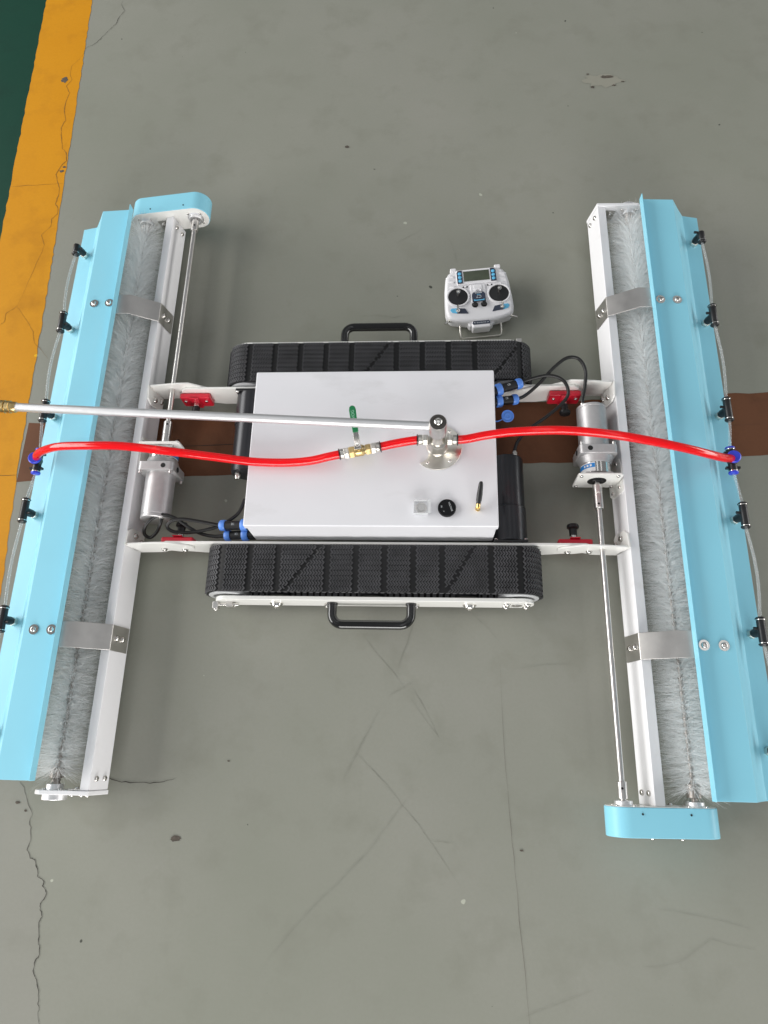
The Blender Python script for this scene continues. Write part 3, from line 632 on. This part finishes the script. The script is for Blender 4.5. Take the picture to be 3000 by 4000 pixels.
for ye, s in ((.6898, -1), (-.6898, 1)):   # corner angle brackets
    c = B(); x0, z0 = T2(RWD, -.008)
    c.prism([(x0 + .0005, z0), (x0 + .0028, z0), (x0 - .004, z0 - .036), (x0 - .0063, z0 - .036)], 1, min(ye, ye + s * .026), max(ye, ye + s * .026))
    c.prism([(x0 + .003, z0), (x0 + .030, z0 - .004), (x0 + .024, z0 - .036), (x0 - .0038, z0 - .036)], 1, min(ye, ye + s * .0022), max(ye, ye + s * .0022))
    c.build('angle_bracket', 'satin', rail, .0005)
    screw(rail, (x0 + .0165, ye + s * .0024, z0 - .014), (0, s, 0), .0048); screw(rail, (x0 - .0005, ye + s * .017, z0 - .016), (1, 0, -.2), .0044)
# stainless straps
for yc in (.3935, -.3965):
    st = .0022
    outer = [T2(-.0028, -.054), T2(-.0028, .0030), (.6000, .1205), (.6990, .1150)]
    pts = [Vector((p[0], p[1])) for p in outer]
    def off(pts, t):
        out = []
        for i, p in enumerate(pts):
            dd = []
            if i > 0: dd.append((pts[i] - pts[i - 1]).normalized())
            if i < len(pts) - 1: dd.append((pts[i + 1] - pts[i]).normalized())
            nn = [Vector((d.y, -d.x)) for d in dd]; nsum = sum(nn, Vector((0, 0))); nsum /= max(1e-6, nsum.dot(nn[0]))
            out.append(p + nsum * t)
        return out
    inner = off(pts, st)
    poly = [tuple(p) for p in pts] + [tuple(p) for p in reversed(inner)]
    b_ = B(); n = len(pts)
    vs = [(p.x, yy, p.y) for yy in (yc - .0265, yc + .0265) for p in (list(pts) + list(inner))]
    k = 2 * n; fs = []
    for i in range(n - 1):
        fs += [(i, i + 1, k + i + 1, k + i), (n + i, n + i + 1, k + n + i + 1, k + n + i), (i, i + 1, n + i + 1, n + i), (k + i, k + i + 1, k + n + i + 1, k + n + i)]
    fs += [(0, n, k + n, k), (n - 1, 2 * n - 1, k + 2 * n - 1, k + n - 1)]
    b_.add(vs, fs); b_.build('mounting_strap', 'satin', rail, .0030, 3)
    for w_ in (-.014, -.034):
        x, z = T2(-.0029, w_); screw(rail, (x, yc - (.004 if w_ < -.02 else -.004) * 0, z), nin, .0056, 1.25)
# silver gear motor
GX, GZ = .4825, .0725
gm = A(B().lathe((GX, .0290, GZ), (0, 1, 0), [(0, .0322), (.095, .0322), (.0955, .0312), (.0990, .0312), (.0995, .0322), (.1040, .0322), (.1052, .0310), (.1052, .0001)], 48).build('gear_motor', 'cast', robot), 'silver gear motor')
def rsq(h, r, n=6): return rrect(GX - h, GX + h, GZ - h, GZ + h, r, n)
B().prism(rsq(.0405, .010), 1, .0090, .0290).build('gearbox_housing', 'cast', gm, .0010)
B().lathe((GX, .0088, GZ), (0, -1, 0), [(0, .0395), (.010, .0345), (.014, .0340), (.016, .0325)], 40).build('gearbox_neck', 'cast', gm)
B().lathe((GX, -.0075, GZ), (0, -1, 0), [(0, .0322), (.0225, .0322)], 44).build('gear_ring', 'chrome', gm)
def arc_band(y0, y1, r, a0, a1, m, nm):
    b_ = B(); n = 14; vs = []
    for k in range(n + 1):
        a = math.radians(a0 + (a1 - a0) * k / n)
        for y in (y0, y1): vs.append((GX + r * math.cos(a), y, GZ + r * math.sin(a)))
    b_.add(vs, [(2 * i, 2 * i + 1, 2 * i + 3, 2 * i + 2) for i in range(n)]); b_.build(nm, m, gm)
arc_band(-.0085, -.0290, .0325, 105, 200, 'label_white', 'motor_label'); arc_band(-.0110, -.0205, .0327, 106, 199, 'label_blue', 'motor_label')
for k, aa in enumerate((118, 131, 144)): arc_band(-.0135, -.0180, .0329, aa, aa + 7, 'label_white', 'label_print')
B().box((GX - .029, -.0355, GZ - .029), (GX + .029, -.0300, GZ + .029)).build('output_flange', 'cast', gm, .0015)
for sx in (-1, 1):
    for sz in (-1, 1):
        B().cyl((GX + sx * .034, .0292, GZ + sz * .034), (GX + sx * .034, .0360, GZ + sz * .034), .0040, 14).build('cap_screw', 'steel', gm)
        screw(gm, (GX + sx * .0385, -.0412, GZ + sz * .030), (0, -1, 0), .0042)
B().cyl((GX - .0400, .0195, GZ + .012), (GX - .0418, .0195, GZ + .012), .0060, 20).build('side_hole', 'hole', gm)
B().cyl((GX - .018, .0195, GZ + .0398), (GX - .018, .0195, GZ + .0408), .0055, 20).build('side_hole', 'hole', gm)
B().lathe((GX - .021, .1338, GZ + .016), (0, 1, 0), [(0, .0060), (.003, .0060), (.0032, .0045)], 16).build('cable_gland', 'chrome', gm)
# white motor mount (plate round the shaft and leaf on the rail)
B().prism(rrect(GX - .0455, GX + .0490, GZ - .040, GZ + .036, .006), 1, -.0408, -.0362).build('motor_mount', 'cream', gm, .0008)
s = B().prism([(.012, .020), (.012, .072), (-.004, .078), (-.0655, .078), (-.0675, .070), (-.0675, .030), (-.060, .020)], 0, -.0018, .0018)
s.v = [(.5325 + (z - .06) * math.tan(PHI) + x, y, z) for x, y, z in s.v]; s.build('mount_leaf', 'cream', gm, .0008)
for (yy, zz) in ((.004, .060), (-.052, .066), (-.058, .036)): screw(gm, (.5325 + (zz - .06) * math.tan(PHI) - .002, yy, zz), nin, .0044)
B().lathe((GX, -.0410, GZ), (0, -1, 0), [(0, .0200), (.0008, .0200), (.0008, .0135), (.004, .0130), (.004, .0075)], 36).build('output_seal', 'black', gm)
# drive shaft with couplings
sh = A(B().cyl((GX, -.0420, GZ), (GX, -.6930, GZ), .0056, 24).build('drive_shaft', 'steel', robot), 'long steel drive shaft')
B().lathe((GX, -.0500, GZ), (0, -1, 0), [(0, .0090), (.0010, .0098), (.020, .0098), (.0205, .0092), (.0215, .0092), (.0220, .0098), (.0540, .0098), (.0550, .0090)], 28).build('shaft_coupling', 'steel', sh)
B().cyl((GX - .002, -.0960, GZ + .0080), (GX - .002, -.0960, GZ + .0102), .0024, 14).build('set_screw', 'hole', sh)
B().lathe((GX, -.6480, GZ), (0, -1, 0), [(0, .0082), (.001, .0090), (.0300, .0090)], 28).build('shaft_sleeve', 'steel', sh)
B().cyl((GX - .002, -.6600, GZ + .0074), (GX - .002, -.6600, GZ + .0094), .0022, 14).build('set_screw', 'hole', sh)
# drive cover at the near end
def stad(r, grow=0, n=20):
    a = Vector((GX, GZ)); b_ = Vector((BXC + .0015, BZC)); d = (b_ - a).normalized(); ang = math.atan2(d.y, d.x); out = []
    for k in range(n + 1): t = ang - PI / 2 + PI * k / n; out.append((b_.x + (r + grow) * math.cos(t), b_.y + (r + grow) * math.sin(t)))
    for k in range(n + 1): t = ang + PI / 2 + PI * k / n; out.append((a.x + (r + grow) * math.cos(t), a.y + (r + grow) * math.sin(t)))
    return out
dc = A(B().prism(stad(.0355), 1, -.7420, -.6908).build('drive_cover', 'blue', robot, .0012, 3), 'rounded sky blue belt drive cover')
B().prism(stad(.0340), 1, -.6907, -.6896).build('cover_backing', 'cream', dc, .0006)
for x in (GX + .048, GX + .102): screw(dc, (x, -.7421, .068), (0, -1, 0), .0056, 1.25)
for t in (.18, .84): B().cyl((GX + (BXC - GX) * t, -.7020, GZ + (BZC - GZ) * t + .0355), (GX + (BXC - GX) * t, -.7020, GZ + (BZC - GZ) * t + .0367), .0019, 12).build('cover_hole', 'hole', dc)
for (bx, bz) in ((GX, GZ), (BXC, BZC)):
    B().lathe((bx, -.6895, bz), (0, 1, 0), [(0, .0205), (.0010, .0205), (.0010, .0172), (.0075, .0168), (.0082, .0160), (.0082, .0125), (.004, .0118), (.004, .006)], 32).build('bearing_flange', 'alu', dc)
    for a in (45, 135, 225, 315): screw(dc, (bx + .0225 * math.cos(math.radians(a)), -.6900, bz + .0225 * math.sin(math.radians(a))), (0, 1, 0), .0034)
# blue brush cover: folded sheet
prof = [(.6285, .1405), (.6285, .1220), (.7070, .1180), (.7290, .0870), (.7480, .0620), (.7870, .0535), (.7870, .0460)]
bcv = B(); pts = [Vector(p) for p in prof]; inn = off(pts, .0018); n = len(pts); vs = []; fs = []
YA, YB = -.6765, .6720
vs = [(p.x, yy, p.y) for yy in (YA, YB) for p in (pts + inn)]; k = 2 * n
for i in range(n - 1): fs += [(i, i + 1, k + i + 1, k + i), (n + i, n + i + 1, k + n + i + 1, k + n + i), (i, i + 1, n + i + 1, n + i), (k + i, k + i + 1, k + n + i + 1, k + n + i)]
fs += [(0, n, k + n, k), (n - 1, 2 * n - 1, k + 2 * n - 1, k + n - 1)]
bcv.add(vs, fs); cov = A(bcv.build('brush_cover', 'blue', robot, .0009, 2), 'folded sky blue sheet metal brush cover')
tl = math.atan2(.0040, .0785); nt = Vector((math.sin(tl), 0, math.cos(tl)))
for yc in (.3850, -.3985):
    for x in (.6465, .6845):
        screw(cov, (x, yc, .1220 - (x - .6285) * math.tan(tl) + .0004), nt, .0060, 1.75)
# brush roller: core and bristle tufts
core = A(B().cyl((BXC, -.6850, BZC), (BXC, .6850, BZC), .0055, 20).lathe((BXC, .6500, BZC), (0, 1, 0), [(0, .0125), (.0012, .0135), (.0180, .0135), (.0190, .0125)], 28).lathe((BXC, -.6500, BZC), (0, -1, 0), [(0, .0125), (.0012, .0135), (.0240, .0135), (.0250, .0125)], 28).lathe((BXC, .6700, BZC), (0, 1, 0), [(0, .008), (.003, .0095), (.006, .008), (.009, .0095), (.012, .008)], 24).build('brush_roller', 'core', robot), 'roller brush with white nylon bristles')
rng = np.random.default_rng(3)
def bristles():
    L0, L1_, pitch = -.656, .654, .0150
    rings = np.arange(L0, L1_, pitch); V = []; nper = 10; ns = 18
    P0 = []; P1 = []; P2 = []
    for i, y in enumerate(rings):
        for k in range(nper):
            th = 2 * PI * (k + .5 * (i % 2)) / nper + i * .05 + rng.normal(0, .05)
            yb = y + rng.normal(0, .0012)
            d0 = np.array([math.cos(th), 0, math.sin(th)])
            tlean = rng.normal(0, .05)
            m_ = ns
            fan = rng.normal(0, .24, m_); fy = rng.normal(tlean, .17, m_)
            if i < 2: fy -= .30 - .12 * i
            if i > len(rings) - 3: fy += .30 - .12 * (len(rings) - 1 - i)
            ln_ = rng.uniform(.018, .0440, m_); tt = th + fan
            dirs = np.stack([np.cos(tt), fy, np.sin(tt)], 1); dirs /= np.linalg.norm(dirs, axis=1)[:, None]
            b0 = np.array([BXC, yb, BZC]) + d0 * .0055 + np.stack([rng.normal(0, .0012, m_), rng.normal(0, .0016, m_), rng.normal(0, .0012, m_)], 1)
            bend = rng.normal(0, .0035, (m_, 3))
            P0.append(b0); P1.append(b0 + dirs * (ln_ * .55)[:, None] + bend * .4); P2.append(b0 + dirs * ln_[:, None] + bend)
    P0 = np.concatenate(P0); P1 = np.concatenate(P1); P2 = np.concatenate(P2)
    # loose, evenly spread filaments that fill the space between the tufts
    nh = 44000; th = rng.uniform(0, 2 * PI, nh); yb = rng.uniform(L0 - .004, L1_ + .004, nh); fy = rng.normal(0, .16, nh); ln_ = rng.uniform(.046, .0605, nh)
    edge = np.clip((np.abs(yb) - .635) / .02, 0, 1) * np.sign(yb) * rng.uniform(0, .45, nh); fy = fy + edge
    dirs = np.stack([np.cos(th), fy, np.sin(th)], 1); dirs /= np.linalg.norm(dirs, axis=1)[:, None]
    b0 = np.stack([np.full(nh, BXC), yb, np.full(nh, BZC)], 1) + dirs * .0055; bend = rng.normal(0, .003, (nh, 3)); nt_ = len(P0)
    P0 = np.concatenate([P0, b0]); P1 = np.concatenate([P1, b0 + dirs * (ln_ * .55)[:, None] + bend * .4]); P2 = np.concatenate([P2, b0 + dirs * ln_[:, None] + bend])
    thick = np.concatenate([np.full(nt_, 1.0), np.full(nh, .42)])[:, None]
    for P in (P1, P2): P[:, 2] = np.maximum(P[:, 2], .0035)
    for P in (P1, P2): P[:, 0] = np.maximum(P[:, 0], .5625)
    n = len(P0); dv = P2 - P0; dv /= np.linalg.norm(dv, axis=1)[:, None]
    ref = rng.normal(0, 1, (n, 3)); xa = np.cross(dv, ref); xa /= np.linalg.norm(xa, axis=1)[:, None]; ya = np.cross(dv, xa)
    vv = np.zeros((n, 6, 3))
    for j, (P, r) in enumerate(((P0, .00034), (P1, .00030), (P2, .00024))):
        for k in range(2): vv[:, j * 2 + k] = P + xa * ((1 - 2 * k) * r * thick)
    fq = np.array([(0, 1, 3, 2), (2, 3, 5, 4)]); F = (fq[None] + (np.arange(n) * 6)[:, None, None]).reshape(-1, 4)
    me = bpy.data.meshes.new('bristles'); me.vertices.add(n * 6); me.vertices.foreach_set('co', vv.reshape(-1).astype(np.float32))
    me.loops.add(F.size); me.loops.foreach_set('vertex_index', F.reshape(-1).astype(np.int32))
    me.polygons.add(len(F)); me.polygons.foreach_set('loop_start', (np.arange(len(F)) * 4).astype(np.int32))
    me.polygons.foreach_set('use_smooth', np.ones(len(F), bool))
    me.update(calc_edges=True); me.validate(); me.materials.append(M['nylon'])
    o = bpy.data.objects.new('bristles', me); C.objects.link(o); o['kind'] = 'stuff'; return o
br = bristles(); br.parent = core
# nozzle fittings, centre tee and clear air line along the outer shelf
FX, FZ = .7720, .0930
def fitting(y, elbow=0):
    sgn = 1
    hb = B().hexn((.7655, y, .0575), (.7668, y, .0680), .0098)
    y0, y1 = (-.026, .026) if not elbow else ((-.022, .010) if elbow > 0 else (-.010, .022))
    b_ = B(); b_.cyl((FX, y + y0 + .004, FZ), (FX, y + y1 - .004, FZ), .0082, 24, bev=.0015); b_.lathe((.7668, y, .0680), (FX - .7668, 0, FZ - .0680), [(0, .0078), (.006, .0090), (.018, .0085), (.026, .0078)], 24)
    b_.cyl((FX - .006, y + .006, FZ), (FX - .0155, y + .006, FZ + .001), .0030, 12)
    o = A(b_.build('tube_fitting', 'black', robot))
    hb.build('hex_base', 'nickel', o, .0005)
    for (e, yy) in ((-1, y0), (1, y1)):
        if elbow and e == elbow: continue
        B().lathe((FX, y + yy - e * .0040, FZ), (0, e, 0), [(0, .0090), (.0016, .0090)], 24).build('metal_ring', 'chrome', o)
        B().lathe((FX, y + yy - e * .0022, FZ), (0, e, 0), [(0, .0096), (.0014, .0098), (.0026, .0092), (.0046, .0070), (.0046, .0034)], 24).build('release_collar', 'black', o)
    return o
ys_ = (.588, .3600, .1190, -.1255, -.3660, -.5880)
for i, y in enumerate(ys_): fitting(y, 1 if i == 0 else (-1 if i == 5 else 0))
tb = B(); tb.cyl((FX - .006, -.024, .088), (FX - .006, .024, .088), .0088, 24, bev=.001); tb.lathe((FX - .006, 0, .086), (-.004, 0, .024), [(0, .0100), (.008, .0118), (.0180, .0118), (.0195, .0105)], 28); tb.box((FX - .0205, -.0195, .084), (FX + .0085, -.0150, .0925)); tb.box((FX - .0205, .0150, .084), (FX + .0085, .0195, .0925))
ct = A(tb.build('hose_tee', 'black', robot), 'black tee with royal blue collars joining hose and air line')
for e in (-1, 1):
    B().lathe((FX - .006, e * .0242, .088), (0, e, 0), [(0, .0094), (.0018, .0094)], 24).build('metal_ring', 'chrome', ct)
    B().lathe((FX - .006, e * .0262, .088), (0, e, 0), [(0, .0100), (.0016, .0103), (.0040, .0096), (.0050, .0034)], 24).build('release_collar', 'rblue', ct)
B().lathe((FX - .0092, 0, .1052), (-.004, 0, .024), [(0, .0112), (.002, .0138), (.0055, .0138), (.0072, .0120), (.0072, .0082)], 30).build('release_collar', 'rblue', ct)
def airline(ya, yb, bow, x0=FX, x1=FX, z0=FZ, z1=FZ):
    pts = []
    for k in range(9):
        t = k / 8; pts.append((x0 + (x1 - x0) * t + bow * math.sin(PI * t), ya + (yb - ya) * t, z0 + (z1 - z0) * t - .003 * math.sin(PI * t)))
    A(B().tube(spline(pts, 4), .0031, 14).build('air_tube', 'clear', robot))
airline(.588 - .024, .3600 + .028, .006); airline(.3600 - .028, .1190 + .028, .007); airline(.1190 - .028, .0300, .002, FX, FX - .006, FZ, .088); airline(-.0300, -.1255 + .028, .002, FX - .006, FX, .088, FZ); airline(-.1255 - .028, -.3660 + .028, .009); airline(-.3660 - .028, -.588 + .024, .008)
for o in list(arm):
    c = part_copy(o, PI, robot)
    if 'label' in c: c['label'] = c['label'].replace('right arm', 'left arm')

# ------------------------------------------------------------------ the remote control
rc = bpy.data.objects.new('remote_control', None); C.objects.link(rc)
tag(rc, 'white hand-held radio remote control lying on the floor behind the far track', 'remote control')
rc.scale = (1, .915, 1); rc.location = (.2395, .4640, 0.0); rc.rotation_euler = (math.radians(7), 0, math.radians(5.4))
half = [(0, .0785), (.040, .0790), (.056, .0770), (.068, .0700), (.0755, .0560), (.0795, .0300), (.0825, -.0100), (.0835, -.0400), (.0810, -.0560), (.0730, -.0660), (.0500, -.0730), (.0300, -.0760), (0, -.0765)]
outl = half + [(-x, y) for x, y in reversed(half[1:-1])]
Z0, Z1 = .014, .052
def rpart(b_, nm, m, bev=0.0, par=None, seg=3): return b_.build(nm, m, par or rc, bev, seg)
shell = rpart(B().prism(outl, 2, Z0, Z1), 'shell', 'plastic', .009, seg=5)
rpart(B().prism([(x * .80, y * .80) for x, y in outl], 2, .0035, Z0 - .0002), 'back_shell', 'plastic', .005)
rpart(B().box((-.049, .0310, Z1 - .002), (.049, .0745, Z1 + .0035)), 'screen_bezel', 'plastic', .003)
rpart(B().box((-.0315, .0385, Z1 + .0037), (.0315, .0680, Z1 + .0045)), 'screen', 'lcd', .0005)
for sx in (-1, 1):
    rpart(B().prism([(sx * .0345, .0335), (sx * .0480, .0335), (sx * .0480, .0650), (sx * .0440, .0715), (sx * .0345, .0715)], 2, Z1 + .0037, Z1 + .0050), 'button_panel', 'navy', .0004)
    for k in range(3):
        rpart(B().lathe((sx * .0410, .0405 + k * .0105, Z1 + .0048), (0, 0, 1), [(0, .0042), (.0016, .0042), (.0022, .0034), (.0022, .0001)], 20), 'menu_button', 'btn')
    # stick well
    wl = rpart(B().lathe((sx * .0500, -.0030, Z1 - .002), (0, 0, 1), [(0, .0290), (.0035, .0290), (.0060, .0272), (.0058, .0248), (.0030, .0236), (.0026, .0236)], 44, True, False), 'stick_ring', 'plastic')
    rpart(B().lathe((sx * .0500, -.0030, Z1 - .0004), (0, 0, 1), [(0, .0236), (.0028, .0236), (.0050, .0140), (.0060, .0001)], 44), 'stick_well', 'black')
    rpart(B().lathe((sx * .0500, -.0005, Z1 + .005), (0, .12, 1), [(0, .0035), (.011, .0032), (.012, .0046), (.017, .0048), (.019, .0040), (.0192, .0004)], 20), 'control_stick', 'chrome')
    # toggle panels
    rpart(B().prism([(sx * .0290, -.0530), (sx * .0560, -.0500), (sx * .0560, -.0350), (sx * .0360, -.0380)], 2, Z1 - .0001, Z1 + .0016), 'switch_panel', 'navy', .0004)
    rpart(B().prism([(sx * .0562, -.0500), (sx * .0680, -.0470), (sx * .0720, -.0400), (sx * .0690, -.0345), (sx * .0562, -.0350)], 2, Z1 - .0001, Z1 + .0014), 'switch_panel', 'btn', .0004)
    tg = rpart(B().hexn((sx * .0540, -.0430, Z1 + .0012), (sx * .0540, -.0430, Z1 + .0042), .0056).lathe((sx * .0540, -.0430, Z1 + .004), (0, .55, .8), [(0, .0030), (.002, .0022), (.012, .0030), (.014, .0026)], 14), 'toggle_switch', 'chrome')
    st_ = rpart(B().lathe((sx * .0740, -.0620, .042), (sx * .8, -.6, .2), [(0, .0045), (.004, .0045), (.0045, .0022), (.017, .0030), (.018, .0024)], 14), 'side_switch', 'chrome')
    rpart(B().box((sx * .0545 - .0075, .0740, Z1 - .016), (sx * .0545 + .0075, .0850, Z1 - .001)), 'shoulder_lug', 'plastic', .003)
    for k in range(3):
        y = .0270 + k * .0150
        rpart(B().tube([(sx * .0560, y, Z1 - .0004), (sx * .0660, y + .001, Z1 - .0010), (sx * .0755 - sx * k * .0015, y + .001, Z1 - .0065)], .0032, 10), 'grip_rib', 'plastic')
    rpart(B().lathe((sx * .0110, -.0300, Z1), (0, .05, 1), [(0, .0075), (.0012, .0075), (.0012, .0056), (.008, .0050), (.0085, .0042), (.0085, .0001)], 22), 'knob', 'black')
    rpart(B().box((sx * .0300 - .0060, .0230, Z1 - .0005), (sx * .0300 + .0060, .0270, Z1 + .0012)), 'trim_slot', 'hole', .0004)
    rpart(B().box((sx * .0300 - .0030, .0225, Z1 + .0012), (sx * .0300 + .0030, .0275, Z1 + .0032)), 'trim_switch', 'plastic', .0006)
rpart(B().box((-.0185, -.0245, Z1 - .001), (.0185, .0285, Z1 + .0030)), 'centre_panel', 'plastic', .002)
rpart(B().prism(rrect(-.0100, .0100, .0080, .0270, .004), 2, Z1 + .0031, Z1 + .0050), 'hook_plate', 'plastic', .0008)
rpart(B().tube([(.0070 * math.cos(k * PI / 10), .0065 + .0055 * math.sin(k * PI / 10), Z1 + .0065) for k in range(11)], .0024, 10), 'strap_loop', 'plastic')
rpart(B().prism([(-.0165, -.0230), (.0165, -.0230), (.0165, -.0020), (.0120, .0050), (-.0120, .0050), (-.0165, -.0020)], 2, Z1 + .0031, Z1 + .0046), 'badge', 'navy', .0004)
R180 = Matrix.Rotation(PI, 4, 'Z')
text_mesh('badge_text', 'C7', .0110, 'print', rc, Matrix.Translation((0, -.0085, Z1 + .0047)) @ R180)
rpart(B().box((-.0085, .0010, Z1 + .0046), (.0085, .0028, Z1 + .0050)), 'badge_stripe', 'print')
rpart(B().box((-.0045, -.0032, Z1 + .0046), (.0045, -.0020, Z1 + .0050)), 'badge_stripe', 'btn')
rpart(B().prism([(-.0120, -.0205), (.0120, -.0205), (.0135, -.0170), (.0100, -.0170), (.0085, -.0180), (-.0085, -.0180), (-.0100, -.0170), (-.0135, -.0170)], 2, Z1 + .0046, Z1 + .0051), 'badge_stripe', 'btn')
rpart(B().prism([(-.0330, -.0740), (.0330, -.0740), (.0285, -.0850), (-.0285, -.0850)], 2, .018, Z1 - .009), 'antenna_mount', 'plastic', .003)
rpart(B().box((-.0225, -.0930, .017), (.0225, -.0700, Z1 - .0040)), 'antenna_housing', 'plastic', .004)
rpart(B().prism([(-.0200, -.0845), (.0200, -.0845), (.0220, -.0800), (.0190, -.0745), (-.0190, -.0745), (-.0220, -.0800)], 2, Z1 - .0039, Z1 - .0030), 'antenna_label', 'navy', .0003)
text_mesh('antenna_text', 'ANTENNA', .0050, 'print', rc, Matrix.Translation((0, -.0795, Z1 - .0028)) @ R180)
for sx in (-1, 1): rpart(B().prism([(sx * .0150, -.0775), (sx * .0150, -.0815), (sx * .0180, -.0795)], 2, Z1 - .0031, Z1 - .0027), 'label_arrow', 'print')
hp = [(-.050, -.060, .030), (-.0505, -.088, .022), (-.0500, -.1000, .0185), (-.0460, -.1045, .0170), (.0460, -.1045, .0170), (.0500, -.1000, .0185), (.0505, -.088, .022), (.050, -.060, .030)]
rpart(B().tube(hp, .0021, 12), 'wire_stand', 'nickel')
